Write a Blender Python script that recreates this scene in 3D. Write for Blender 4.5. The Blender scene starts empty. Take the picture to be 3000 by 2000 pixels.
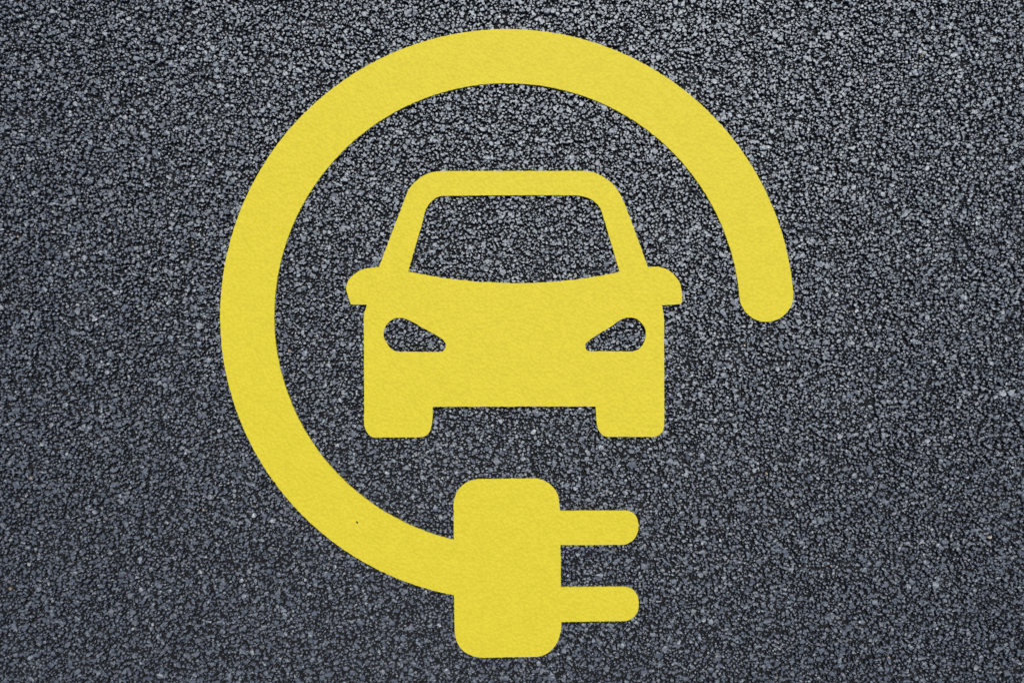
import bpy, math, random
import numpy as np
from mathutils import Vector, noise
from mathutils.geometry import tessellate_polygon

S = bpy.context.scene
COL = S.collection
R = math.radians
MM = 0.001

# ------------------------------------------------------------------ camera
# z = 0 is the level of the highest stone tops; the marking stands 1.5 mm proud of it
WIDTH = 1.5            # metres of ground across the frame
PAINT_Z = 1.5 * MM
cam_d = bpy.data.cameras.new("camera")
LENS = 31.0
cam_d.lens = LENS
cam_d.sensor_width = 36.0
cam_d.clip_start = 0.05
cam_d.clip_end = 500.0
cam = bpy.data.objects.new("camera", cam_d)
COL.objects.link(cam)
cam.location = (0, 0, PAINT_Z + WIDTH * LENS / 36.0)
cam.rotation_euler = (0, 0, 0)
S.camera = cam

# ------------------------------------------------------------------ light
SUN_EL, SUN_AZ = 68.0, 14.0        # azimuth clockwise from the top of the picture (+Y)
W = bpy.data.worlds.new("World")
S.world = W
W.use_nodes = True
nt = W.node_tree
nt.nodes.clear()
sky = nt.nodes.new("ShaderNodeTexSky")
sky.sky_type = 'NISHITA'
sky.sun_disc = False
sky.sun_elevation = R(SUN_EL)
sky.sun_rotation = R(SUN_AZ)
bg = nt.nodes.new("ShaderNodeBackground")
bg.inputs['Strength'].default_value = 0.11
wo = nt.nodes.new("ShaderNodeOutputWorld")
nt.links.new(sky.outputs[0], bg.inputs[0])
nt.links.new(bg.outputs[0], wo.inputs[0])

sun_d = bpy.data.lights.new("sun", 'SUN')
sun_d.energy = 3.1
sun_d.angle = R(0.5)
sun_d.color = (1.0, 0.98, 0.95)
sun = bpy.data.objects.new("sun", sun_d)
COL.objects.link(sun)
d = Vector((math.sin(R(SUN_AZ)) * math.cos(R(SUN_EL)), math.cos(R(SUN_AZ)) * math.cos(R(SUN_EL)), math.sin(R(SUN_EL))))
sun.rotation_euler = d.to_track_quat('Z', 'Y').to_euler()
sun.location = d * 10

S.view_settings.view_transform = 'Standard'
S.view_settings.look = 'None'
S.view_settings.exposure = 0.0
S.view_settings.gamma = 1.0
S.view_settings.use_curve_mapping = False


# ------------------------------------------------------------------ materials
class N:
    def __init__(s, name):
        s.m = bpy.data.materials.new(name)
        s.m.use_nodes = True
        s.t = s.m.node_tree
        s.p = s.t.nodes['Principled BSDF']
        s.co = s.add("ShaderNodeTexCoord").outputs['Object']

    def add(s, kind, **kw):
        n = s.t.nodes.new(kind)
        for k, v in kw.items():
            setattr(n, k, v)
        return n

    def link(s, a, b):
        s.t.links.new(a, b)

    def noise(s, scale, detail=2.0, rough=0.5):
        n = s.add("ShaderNodeTexNoise")
        n.inputs['Scale'].default_value = scale
        n.inputs['Detail'].default_value = detail
        n.inputs['Roughness'].default_value = rough
        s.link(s.co, n.inputs['Vector'])
        return n.outputs['Fac']

    def voronoi(s, scale, feature='F1', out='Distance', rnd=1.0):
        n = s.add("ShaderNodeTexVoronoi", feature=feature)
        n.inputs['Scale'].default_value = scale
        n.inputs['Randomness'].default_value = rnd
        s.link(s.co, n.inputs['Vector'])
        return n.outputs[out]

    def ramp(s, fac, stops):
        n = s.add("ShaderNodeValToRGB")
        e = n.color_ramp.elements
        while len(e) < len(stops):
            e.new(0.5)
        for i, (p, c) in enumerate(stops):
            e[i].position = p
            e[i].color = (*c, 1) if len(c) == 3 else c
        s.link(fac, n.inputs[0])
        return n.outputs[0]

    def math(s, op, a, b=0.0):
        n = s.add("ShaderNodeMath", operation=op)
        for i, v in enumerate((a, b)):
            if isinstance(v, (int, float)):
                n.inputs[i].default_value = v
            else:
                s.link(v, n.inputs[i])
        return n.outputs[0]

    def mul(s, a, b):
        n = s.add("ShaderNodeMix", data_type='RGBA', blend_type='MULTIPLY')
        n.inputs[0].default_value = 1.0
        s.link(a, n.inputs[6])
        s.link(b, n.inputs[7])
        return n.outputs[2]

    def bump(s, h, strength, dist, prev=None):
        n = s.add("ShaderNodeBump")
        n.inputs['Strength'].default_value = strength
        n.inputs['Distance'].default_value = dist
        s.link(h, n.inputs['Height'])
        if prev:
            s.link(prev, n.inputs['Normal'])
        return n.outputs[0]


def mat_stone():
    k = N("asphalt_stone")
    a = k.add("ShaderNodeAttribute", attribute_name="stone").outputs['Color']
    f = k.noise(900, 3, 0.6)
    v = k.ramp(f, [(0.3, (0.62, 0.62, 0.64)), (0.7, (1.25, 1.24, 1.24))])
    k.link(k.mul(a, v), k.p.inputs['Base Color'])
    k.link(k.math('MULTIPLY_ADD', k.noise(350, 2), 0.3), k.p.inputs['Roughness'])
    rn = k.p.inputs['Roughness'].links[0].from_node
    rn.inputs[2].default_value = 0.37
    k.p.inputs['Specular Tint'].default_value = (0.90, 0.965, 1.0, 1)
    k.p.inputs['Specular IOR Level'].default_value = 0.9
    k.p.inputs['IOR'].default_value = 1.8
    b = k.bump(k.noise(1300, 3, 0.65), 0.3, 0.0004)
    k.link(b, k.p.inputs['Normal'])
    return k.m


def mat_bitumen():
    k = N("bitumen")
    v = k.voronoi(420)
    c = k.ramp(v, [(0.15, (0.012, 0.012, 0.014)), (0.6, (0.004, 0.004, 0.005))])
    k.link(c, k.p.inputs['Base Color'])
    k.p.inputs['Roughness'].default_value = 0.7
    k.p.inputs['Specular IOR Level'].default_value = 0.3
    h = k.math('SUBTRACT', 1.0, v)
    k.link(k.bump(h, 1.0, 0.0015, k.bump(k.noise(900, 3), 0.6, 0.0006)), k.p.inputs['Normal'])
    return k.m


def mat_outer():
    k = N("far_asphalt")
    v = k.voronoi(170)
    col = k.voronoi(170, out='Color')
    c = k.ramp(v, [(0.3, (0.062, 0.069, 0.084)), (0.68, (0.010, 0.011, 0.013))])
    hs = k.add("ShaderNodeSeparateColor")
    k.link(col, hs.inputs[0])
    c2 = k.ramp(hs.outputs[0], [(0.0, (0.6, 0.6, 0.62)), (1.0, (1.3, 1.3, 1.3))])
    k.link(k.mul(c, c2), k.p.inputs['Base Color'])
    k.p.inputs['Roughness'].default_value = 0.5
    k.p.inputs['Specular IOR Level'].default_value = 0.9
    k.p.inputs['IOR'].default_value = 1.8
    k.link(k.bump(k.math('SUBTRACT', 1.0, v), 1.0, 0.003, k.bump(k.noise(800, 3), 0.6, 0.0006)), k.p.inputs['Normal'])
    return k.m


def mat_paint():
    k = N("yellow_road_paint")
    f = k.noise(45, 4, 0.6)
    c = k.ramp(f, [(0.25, (0.655, 0.525, 0.025)), (0.75, (0.705, 0.562, 0.031))])
    # slightly paler over the high spots of the stones beneath, darker between
    v = k.voronoi(240, 'SMOOTH_F1')
    c2 = k.ramp(v, [(0.1, (1.03, 1.03, 1.06)), (0.62, (0.93, 0.925, 0.86))])
    k.link(k.mul(c, c2), k.p.inputs['Base Color'])
    k.p.inputs['Roughness'].default_value = 0.6
    k.p.inputs['Specular IOR Level'].default_value = 0.2
    # the stones underneath telegraph through the paint
    h = k.math('SUBTRACT', 1.0, v)
    b = k.bump(h, 0.6, 0.0013)
    b = k.bump(k.noise(450, 3, 0.6), 0.4, 0.0004, b)
    k.link(b, k.p.inputs['Normal'])
    return k.m


def mat_simple(name, c, r=0.7):
    k = N(name)
    v = k.ramp(k.noise(300, 3), [(0.3, tuple(x * 0.8 for x in c)), (0.7, tuple(min(1, x * 1.15) for x in c))])
    k.link(v, k.p.inputs['Base Color'])
    k.p.inputs['Roughness'].default_value = r
    return k.m


M_STONE, M_BIT, M_OUT, M_PAINT = mat_stone(), mat_bitumen(), mat_outer(), mat_paint()

# ------------------------------------------------------------------ asphalt
rng = np.random.default_rng(7)


def grid_points(cell, hx, hy, jitter, hole=None, keep=1.0):
    """Jittered points over [-hx,hx]x[-hy,hy], without those inside the rectangle hole=(hx,hy)."""
    nx, ny = int(2 * hx / cell), int(2 * hy / (cell * 0.87))
    ix, iy = np.meshgrid(np.arange(nx), np.arange(ny))
    x = -hx + (ix + 0.5 * (iy % 2) + 0.25) * cell
    y = -hy + (iy + 0.5) * cell * 0.87
    x = (x + rng.uniform(-jitter, jitter, x.shape) * cell).ravel()
    y = (y + rng.uniform(-jitter, jitter, y.shape) * cell).ravel()
    k = rng.random(x.shape) < keep
    if hole:
        k &= ~((abs(x) < hole[0]) & (abs(y) < hole[1]))
    return x[k], y[k]


def chips(x, y, rad, top, n, depth, rings):
    """Angular stone chips: n-sided rings of irregular radius closing in a tilted, nearly flat top.
    rings = [(radius factor, height factor)], from the buried skirt upwards."""
    c = len(x)
    ang0 = rng.uniform(0, 2 * np.pi, (c, 1))
    base = ang0 + (np.arange(n)[None] + rng.uniform(-0.30, 0.30, (c, n))) * 2 * np.pi / n
    rr = rng.uniform(0.62, 1.18, (c, n))
    el = rng.uniform(0.5, 0.95, (c, 1))              # elongation
    ea = rng.normal(0, 0.7, (c, 1))
    tx, ty = rng.normal(0, 0.085, (2, c, 1))          # tilt of the top
    vs = []
    offx, offy = rng.normal(0, 0.085, (2, c, 1))
    for fr, fh in rings:
        r_ = rr * (fr * rng.uniform(0.90, 1.10, (c, n)))
        px, py = r_ * np.cos(base) + offx * (1 - fr), r_ * np.sin(base) + offy * (1 - fr)
        u = (px * np.cos(ea) + py * np.sin(ea))
        v = (-px * np.sin(ea) + py * np.cos(ea)) * el
        px, py = (u * np.cos(ea) - v * np.sin(ea)) * rad[:, None], (u * np.sin(ea) + v * np.cos(ea)) * rad[:, None]
        z = top[:, None] - depth[:, None] * (1 - fh) + (px * tx + py * ty) * (0.3 + 0.7 * fh)
        z = z + rng.normal(0, 0.03, (c, n)) * rad[:, None] * fh
        vs.append(np.stack([px + x[:, None], py + y[:, None], z], -1))
    cz = top + rng.uniform(-0.03, 0.07, c) * rad
    cen = np.stack([x + rng.normal(0, 0.14, c) * rad, y + rng.normal(0, 0.14, c) * rad, cz], -1)[:, None]
    v = np.concatenate(vs + [cen], 1)                # (c, nr*n+1, 3)
    f = []
    nr = len(rings)
    for k in range(nr - 1):
        for i in range(n):
            j = (i + 1) % n
            a, b, e, g = k * n + i, k * n + j, (k + 1) * n + j, (k + 1) * n + i
            f += [(a, b, e), (a, e, g)]
    for i in range(n):
        f.append(((nr - 1) * n + i, (nr - 1) * n + (i + 1) % n, nr * n))
    f = np.array(f)
    nv = v.shape[1]
    F = (f[None] + (np.arange(c) * nv)[:, None, None]).reshape(-1, 3)
    return v.reshape(-1, 3), F, nv


_waves = [(rng.normal(0, 1 / 0.0075), rng.normal(0, 1 / 0.0038), rng.uniform(0, 6.28)) for _ in range(48)]
_waves2 = [(rng.normal(0, 1 / 0.020), rng.normal(0, 1 / 0.013), rng.uniform(0, 6.28)) for _ in range(32)]


def relief(x, y):
    """compaction of the mat: clumps of stones packed level, pits between them; mean 0, spread 1"""
    a = sum(np.sin(kx * x + ky * y + p) for kx, ky, p in _waves) / math.sqrt(24)
    b = sum(np.sin(kx * x + ky * y + p) for kx, ky, p in _waves2) / math.sqrt(16)
    return 1.0 * a + 0.45 * b


def tops(x, y, hi, span, white):
    """stone-top heights in metres: level at hi on the clumps, sinking by up to span in the pits"""
    h = np.clip(-relief(x, y) - 0.32 + rng.normal(0, white, len(x)), 0, 2.2) / 2.2
    return (hi - span * h) * MM + rng.uniform(-0.22, 0.0, len(x)) * MM


VV, FF, CC = [], [], []
voff = 0


def stone_colours(x, y, big):
    c = len(x)
    g = np.clip(rng.lognormal(math.log(0.051), 0.14, c), 0.015, 0.3)
    hue = rng.normal(0, 1, (c, 1))
    t = np.array([[0.92, 0.99, 1.18]]) + hue * np.array([[0.035, 0.0, -0.035]])
    col = g[:, None] * t
    # a few warm stones, rather more of them by the dusty left side
    p = 0.0003 + 0.02 * np.clip((-0.715 - x) / 0.03, 0, 1) * (y > 0.25)
    w = rng.random(c) < p
    col[w] = np.array([0.34, 0.235, 0.14]) * rng.uniform(0.5, 1.1, (w.sum(), 1))
    return col


def add_stones(x, y, rad, top, n, depth, rings, warm=False):
    global voff
    v, f, nv = chips(x, y, rad, top, n, depth, rings)
    col = stone_colours(x, y, rad)
    if warm:
        col[:] = np.array([0.26, 0.17, 0.11])
    VV.append(v)
    FF.append(f + voff)
    CC.append(np.repeat(col, nv, 0))
    voff += len(v)


def px(x, y):
    """place of a photo pixel (3000 x 2000) on the ground, 0.5 mm each"""
    return ((x - 1500) * WIDTH / 3000, (1000 - y) * WIDTH / 3000)


IN = (1.15, 0.92)       # full detail to here (the frame is 0.75 x 0.50)
OUTR = (1.75, 1.5)       # coarser stones to here, then bump
R2 = [(1.0, 0.0), (0.72, 1.0)]
R3 = [(1.0, 0.0), (0.96, 0.86), (0.80, 1.0)]
# large stones
x, y = grid_points(0.0125, *IN, 0.42, keep=0.7)
rad = rng.uniform(3.1, 5.2, len(x)) * MM
rad *= np.where(rng.random(len(x)) < 0.05, 1.35, 1.0)
add_stones(x, y, rad, tops(x, y, 0.0, 3.4, 0.15), 8, np.full(len(x), 7.0) * MM, R3)
# medium stones
x, y = grid_points(0.0052, *IN, 0.45, keep=0.95)
add_stones(x, y, rng.uniform(1.7, 3.3, len(x)) * MM, tops(x, y, -0.2, 6.0, 0.22), 6, np.full(len(x), 5.5) * MM, R3)
# grit
x, y = grid_points(0.0034, *IN, 0.5, keep=0.5)
add_stones(x, y, rng.uniform(0.8, 1.7, len(x)) * MM, tops(x, y, -0.7, 6.5, 0.4), 5, np.full(len(x), 3.5) * MM, R2)
# beyond the frame
x, y = grid_points(0.0058, *OUTR, 0.45, hole=IN)
add_stones(x, y, rng.uniform(2.6, 4.8, len(x)) * MM, tops(x, y, 0.0, 3.0, 0.4), 6, np.full(len(x), 6.0) * MM, R2)
# the few pinkish-tan stones that catch the eye
wp = [(2275, 1985), (2537, 234), (2988, 230), (2606, 1925), (29, 1725)]
wx = np.array([px(*p)[0] for p in wp]); wy = np.array([px(*p)[1] for p in wp])
add_stones(wx, wy, rng.uniform(2.0, 3.0, len(wp)) * MM, np.full(len(wp), 0.2) * MM, 7, np.full(len(wp), 4.0) * MM, R3, warm=True)

# bitumen bed under the stones and the sheet that runs on to the horizon
bz, oz, far = -7.0 * MM, -1.6 * MM, 120.0
ox, oy = OUTR
bed = np.array([(-ox, -oy, bz), (ox, -oy, bz), (ox, oy, bz), (-ox, oy, bz)])
top = np.array([(-ox, -oy, oz), (ox, -oy, oz), (ox, oy, oz), (-ox, oy, oz), (-far, -far, oz), (far, -far, oz), (far, far, oz), (-far, far, oz)])
VV += [bed, top]
CC += [np.full((12, 3), 0.03)]
b0, t0 = voff, voff + 4
q = [(0, 1, 2), (0, 2, 3)]
bedf = np.array(q) + b0
outf = []
for i in range(4):
    j = (i + 1) % 4
    outf += [(t0 + 4 + i, t0 + 4 + j, t0 + j), (t0 + 4 + i, t0 + j, t0 + i)]
    outf += [(t0 + i, t0 + j, b0 + j), (t0 + i, b0 + j, b0 + i)]
nst = sum(len(f) for f in FF)
FF += [bedf, np.array(outf)]
V = np.concatenate(VV).astype(np.float32)
F = np.concatenate(FF).astype(np.int32)
C = np.concatenate(CC).astype(np.float32)
me = bpy.data.meshes.new("asphalt_road")
me.vertices.add(len(V))
me.vertices.foreach_set("co", V.ravel())
me.loops.add(F.size)
me.loops.foreach_set("vertex_index", F.ravel())
me.polygons.add(len(F))
me.polygons.foreach_set("loop_start", np.arange(0, F.size, 3, dtype=np.int32))
mi = np.zeros(len(F), np.int32)
mi[nst:nst + 2] = 1
mi[nst + 2:] = 2
me.polygons.foreach_set("material_index", mi)
at = me.attributes.new("stone", 'FLOAT_COLOR', 'POINT')
at.data.foreach_set("color", np.concatenate([C, np.ones((len(C), 1), np.float32)], 1).ravel())
me.update(calc_edges=True)
me.shade_flat()
for m in (M_STONE, M_BIT, M_OUT):
    me.materials.append(m)
road = bpy.data.objects.new("asphalt_road", me)
COL.objects.link(road)
road["kind"] = "structure"
road["label"] = "dark grey coarse asphalt surface of angular stones"
print("stone tris", nst, "verts", len(V))

# ------------------------------------------------------------------ the marking
STEP = 1.6        # outline step, photo pixels (0.8 mm)
LONG = 85.0


def smooth(pts):
    """Run of points -> dense run: straight where the spacing is long, rounded where it is short."""
    P = [Vector(p) for p in pts]
    n = len(P)
    if n == 2:
        tang = [(P[1] - P[0]).normalized()] * 2
    else:
        seg = [P[i + 1] - P[i] for i in range(n - 1)]
        L = [s.length for s in seg]
        D = [s.normalized() for s in seg]
        tang = [D[0]]
        for i in range(1, n - 1):
            a, b = L[i - 1] > LONG, L[i] > LONG
            if a and not b:
                tang.append(D[i - 1])
            elif b and not a:
                tang.append(D[i])
            else:
                tang.append((D[i - 1] * L[i] + D[i] * L[i - 1]).normalized())
        tang.append(D[-1])
    out = []
    for i in range(n - 1):
        a, b = P[i], P[i + 1]
        l = (b - a).length
        m = max(1, int(math.ceil(l / STEP)))
        t0_, t1_ = tang[i] * l, tang[i + 1] * l
        if l > LONG:
            t0_ = t1_ = b - a
        for j in range(m):
            t = j / m
            out.append(a * (2 * t**3 - 3 * t**2 + 1) + t0_ * (t**3 - 2 * t**2 + t) + b * (-2 * t**3 + 3 * t**2) + t1_ * (t**3 - t**2))
    return out          # last point left to the next run


def ragged(p):
    """uneven edge where the paint met the stones; a function of place only, so neighbours still meet"""
    x, y = px(p.x, p.y)
    a = noise.noise_vector(Vector((x * 330, y * 330, 3.1))) * 0.00045
    b = noise.noise_vector(Vector((x * 120, y * 120, 8.7))) * 0.00030
    c = noise.noise_vector(Vector((x * 800, y * 800, 14.2))) * 0.00034
    k = noise.noise(Vector((x * 210, y * 210, 21.0)))
    n = noise.noise_vector(Vector((x * 260, y * 260, 40.0))) * (0.0013 * max(0.0, k - 0.38) / 0.3)
    return Vector((x + a.x + b.x + c.x + n.x, y + a.y + b.y + c.y + n.y))


def paint_part(name, runs, holes=(), parent=None, origin=(0, 0)):
    """runs: list of (points, shared) along the closed outline. Shared runs butt against a neighbour."""
    ring, wall = [], []
    for pts, shared in runs:
        sp = smooth(pts)
        ring += sp
        wall += [not shared] * len(sp)
    loops = [(ring, wall)]
    for h in holes:
        sp = smooth(list(h) + [h[0]])
        loops.append((sp, [True] * len(sp)))
    ox_, oy_ = origin
    verts, faces, tess = [], [], []
    info = []
    for pts, wl in loops:
        q = [ragged(p) for p in pts]
        info.append((len(verts), q, wl))
        tess.append([Vector((v.x, v.y, 0)) for v in q])
        verts += [(v.x - ox_, v.y - oy_, PAINT_Z) for v in q]
    for t in tessellate_polygon(tess):
        a, b, c = [verts[i] for i in t]
        if (b[0] - a[0]) * (c[1] - a[1]) - (b[1] - a[1]) * (c[0] - a[0]) < 0:
            t = (t[0], t[2], t[1])
        faces.append(tuple(t))
    for li, (s0, q, wl) in enumerate(info):
        n = len(q)
        area = sum(q[i].x * q[(i + 1) % n].y - q[(i + 1) % n].x * q[i].y for i in range(n))
        sgn = 1 if area > 0 else -1
        if li:
            sgn = -sgn
        rings = []
        nor = []
        for i in range(n):
            a, b = q[i - 2], q[(i + 2) % n]
            t = (b - a).normalized()
            if not wl[i] or not wl[i - 1]:      # end of a shared run: stay put
                t = Vector((0, 0))
            nor.append(Vector((t.y, -t.x)) * sgn)
        for off, z in ((0.15 * MM, PAINT_Z - 0.2 * MM), (0.2 * MM, PAINT_Z - 1.2 * MM), (0.2 * MM, -3.0 * MM)):
            rings.append(len(verts))
            verts += [(q[i].x + nor[i].x * off - ox_, q[i].y + nor[i].y * off - oy_, z) for i in range(n)]
        chain = [s0] + rings
        for i in range(n):
            if not wl[i]:
                continue
            j = (i + 1) % n
            for k in range(3):
                f = (chain[k] + i, chain[k + 1] + i, chain[k + 1] + j, chain[k] + j)
                faces.append(f if sgn > 0 else f[::-1])
    m = bpy.data.meshes.new(name)
    m.from_pydata(verts, [], faces)
    m.validate()
    m.materials.append(M_PAINT)
    o = bpy.data.objects.new(name, m)
    COL.objects.link(o)
    if parent:
        o.parent = parent
    return o


def empty(name, at, label, cat, group=None):
    e = bpy.data.objects.new(name, None)
    e.empty_display_size = 0.05
    e.location = (*at, 0)
    COL.objects.link(e)
    e["label"] = label
    e["category"] = cat
    if group:
        e["group"] = group
    return e


# --- car
car_at = px(1506, 1000)
car = empty("painted_car_symbol", car_at, "yellow front view of a car painted on the asphalt inside the curved cable", "road marking")
a1, a2 = (1110.7, 781.6), (1195.2, 796)          # left pillar foot
b1, b2 = (1815.6, 797), (1898.5, 782.2)          # right pillar foot
m1, m2 = (1074.7, 892), (1939, 893.7)            # under the mirrors
w1, w2 = (1067, 1191), (1267.6, 1191)
w3, w4 = (1745, 1190), (1946, 1190)
win_low = [a2, (1241.4, 804), (1282.9, 811.9), (1346.6, 819.8), (1413.6, 826.2), (1500, 829.6), (1547.8, 829.4), (1611.6, 826.2), (1691.3, 818.2), (1771, 805.5), b1]
hl_l = [(1168.7, 930.4), (1183.4, 932), (1196.6, 937), (1243.5, 962.7), (1289, 988.5), (1300.8, 998), (1306.5, 1011), (1303.7, 1021.4), (1296.4, 1028.7), (1289, 1030.8),
        (1164.3, 1030.2), (1155.5, 1027.3), (1143.8, 1020), (1133.5, 1006.7), (1126.2, 993.5), (1124, 980.3), (1126.2, 962.7), (1135, 948), (1146.7, 937), (1158.5, 932)]
hl_r = [(1844.8, 929.8), (1859.5, 932), (1874, 940.7), (1885.9, 953.9), (1891.7, 968.6), (1892.3, 983.2), (1888.8, 999.4), (1881.5, 1012.6), (1871.2, 1022.9), (1859.5, 1028), (1846.2, 1029.6),
        (1728.9, 1028.7), (1720, 1025.8), (1715.7, 1020), (1715.5, 1007), (1721, 1001), (1749.4, 980.3), (1793.4, 954), (1805.2, 945), (1818.4, 936.3), (1831.6, 931.3)]
paint_part("body", [
    ([a1, a2], True), (win_low, False), ([b1, b2], True), ([b2, m2], True),
    ([m2, (1942.2, 910), (1944.5, 927.5), (1945.4, 977.4), w4], False), ([w4, w3], True), ([w3, w2], False), ([w2, w1], True),
    ([w1, (1066, 936.3), (1066.9, 921.6), (1070.4, 907), m1], False), ([m1, a1], True)], [hl_l, hl_r], car, car_at)
paint_part("windscreen_frame", [
    ([a2, (1235, 659), (1249.4, 609.4), (1254.2, 601.4), (1263.8, 590.3), (1275, 580.7), (1286, 576), (1298.8, 573.7), (1500, 571.6), (1659.4, 572), (1704, 574.3), (1720, 578.2),
      (1736, 586.5), (1750.3, 598.3), (1759, 611), (1766.2, 630), (1771, 646), b1], False),
    ([b1, b2], True),
    ([b2, (1830, 596.7), (1823.6, 583.5), (1815.6, 568), (1802.9, 548.8), (1783.8, 529.7), (1764.6, 517), (1745.5, 507.4), (1726.4, 502.5), (1708, 501), (1302, 501.5), (1280, 503),
      (1257.4, 507.4), (1235, 518.5), (1216, 533.5), (1203, 548), (1196, 558.4), (1190.4, 571.2), a1], False),
    ([a1, a2], True)], (), car, car_at)
paint_part("side_mirror", [
    ([a1, (1091.6, 784), (1072.5, 786.4), (1055, 792.7), (1039, 802.3), (1026.2, 815), (1016.7, 831), (1014, 843.8), (1016.7, 858), (1023, 877.2), (1028.5, 891.3)], False),
    ([(1028.5, 891.3), m1], False), ([m1, a1], True)], (), car, car_at)
paint_part("side_mirror", [
    ([b2, (1930.4, 782.2), (1954.3, 789.6), (1971.9, 802.3), (1986.2, 819.8), (1994.2, 837.4), (1997.4, 855), (1998, 874), (1996.8, 886.4), (1992, 891)], False),
    ([(1992, 891), m2], False), ([m2, b2], True)], (), car, car_at)
paint_part("wheel", [
    ([w1, w2], True),
    ([w2, (1265.5, 1238.5), (1262.6, 1253.2), (1257.6, 1265.4), (1246.5, 1276), (1231.8, 1280.5), (1101.2, 1280.5), (1088, 1278), (1077.8, 1269.3), (1070.4, 1256), (1067.5, 1241.5), w1], False)],
    (), car, car_at)
paint_part("wheel", [
    ([w3, w4], True),
    ([w4, (1946, 1235.6), (1944.5, 1253.2), (1938.7, 1266.4), (1925.5, 1276), (1910.8, 1279), (1781.7, 1279), (1773, 1277.5), (1762.6, 1270.8), (1753.8, 1259), (1749.4, 1244.4), (1746.5, 1212), w3], False)],
    (), car, car_at)

# --- cable with plug
cab_at = px(1486, 927)
cab = empty("painted_charging_cable", cab_at, "yellow painted cable curving round the car symbol and ending in a two-pin plug", "road marking")
CX, CY, RO, RI = 1486.0, 927.0, 841.0, 683.0


def arc(r, d0, d1, n):
    """degrees measured counter-clockwise from the right, as seen in the photo; slightly flattened at the foot"""
    o = []
    for i in range(n + 1):
        t = R(d0 + (d1 - d0) * i / n)
        s = max(0.0, -math.sin(t))
        rr = r - 11.5 * s * s
        o.append((CX + rr * math.cos(t), CY - rr * math.sin(t)))
    return o


def foot(r):         # where the arc meets the plug's left side
    for i in range(40000):
        t = 240 + i * 0.001
        s = -math.sin(R(t))
        if CX + (r - 11.5 * s * s) * math.cos(R(t)) >= 1330:
            return t


to, ti = foot(RO), foot(RI)
outer = arc(RO, 4.8, to, 150)
inner = arc(RI, ti, 4.8, 130)
ex, ey = outer[0], inner[-1]
mx, my = (ex[0] + ey[0]) / 2, (ex[1] + ey[1]) / 2
rc = math.dist(ex, ey) / 2
a0 = math.atan2(ey[1] - my, ey[0] - mx)
cap = [(mx + rc * math.cos(a0 - math.pi * i / 14), my + rc * math.sin(a0 - math.pi * i / 14)) for i in range(15)]
cap[0], cap[-1] = inner[-1], outer[0]
jo, ji = outer[-1], inner[0]
chip = [(1042.5, 1528), (1045, 1525.5), (1048, 1527), (1049, 1531), (1047.5, 1534), (1044.5, 1533.5)]
paint_part("cable", [(outer, False), ([jo, ji], True), (inner, False), (cap, False)], [chip], cab, cab_at)
p1, p2 = (1641, 1496), (1642, 1596)
p3, p4 = (1643, 1719.3), (1645, 1820.7)
plug = paint_part("plug", [
    ([ji, jo], True),
    ([jo, (1332, 1840.7), (1333.9, 1862), (1339.3, 1880), (1350, 1897.9), (1367.9, 1912), (1389, 1921), (1417.9, 1925.2), (1571.4, 1922.5), (1592.9, 1917.5), (1610.7, 1906.8),
      (1625, 1891.5), (1635.7, 1872.9), (1642.9, 1847.9), p4], False),
    ([p4, p3], True), ([p3, p2], False), ([p2, p1], True),
    ([p1, (1637.5, 1467.5), (1634, 1449.6), (1626.8, 1435.4), (1616, 1422.6), (1600, 1410.8), (1582, 1403.6), (1564.3, 1401), (1407, 1403), (1385.7, 1405.7), (1367.9, 1412.5),
      (1351.8, 1424), (1339.3, 1440), (1331.4, 1458.6), (1328.8, 1480), ji], False)], (), cab, cab_at)
paint_part("prong", [
    ([p1, (1829, 1495), (1841, 1496.5), (1852.5, 1501), (1863.5, 1512), (1868.8, 1526), (1870, 1540.7), (1867.9, 1558.6), (1860.7, 1574), (1848.2, 1586), (1832, 1593.8), (1815, 1595), p2], False),
    ([p2, p1], True)], (), plug, cab_at)
paint_part("prong", [
    ([p3, (1828, 1718), (1844, 1721), (1858, 1729.5), (1867.2, 1743.5), (1871, 1758.6), (1870.7, 1776.4), (1866, 1793.5), (1857, 1806), (1842.9, 1815), (1822, 1818), p4], False),
    ([p4, p3], True)], (), plug, cab_at)
for o in bpy.data.objects:
    if o.name.startswith("prong"):
        o.location = (0, 0, 0)

# --- one scrap of dry grass lying on the stones, top right
M_STRAW = mat_simple("dry_straw", (0.62, 0.52, 0.20))
gx, gy = px(2705, 158)
vs, fs = [], []
n = 6
for i in range(n + 1):
    t = i / n - 0.5
    cx_, cy_ = t * 0.0085, t * 0.0072 + 0.0007 * math.sin(3 * t)
    r_ = 0.00042 * (1 - abs(t) * 1.2)
    for k in range(6):
        a = k * math.pi / 3
        vs.append((cx_ - r_ * math.cos(a) * 0.64, cy_ + r_ * math.cos(a) * 0.77, r_ * math.sin(a) + 0.0004 * (1 - 4 * t * t)))
for i in range(n):
    for k in range(6):
        fs.append((i * 6 + k, i * 6 + (k + 1) % 6, (i + 1) * 6 + (k + 1) % 6, (i + 1) * 6 + k))
gm = bpy.data.meshes.new("dry_grass_blade")
gm.from_pydata(vs, [], fs)
gm.materials.append(M_STRAW)
go = bpy.data.objects.new("dry_grass_blade", gm)
go.location = (gx, gy, 0.0004)
COL.objects.link(go)
go["label"] = "tiny pale yellow scrap of dry grass on the bare asphalt, upper right"
go["category"] = "grass blade"
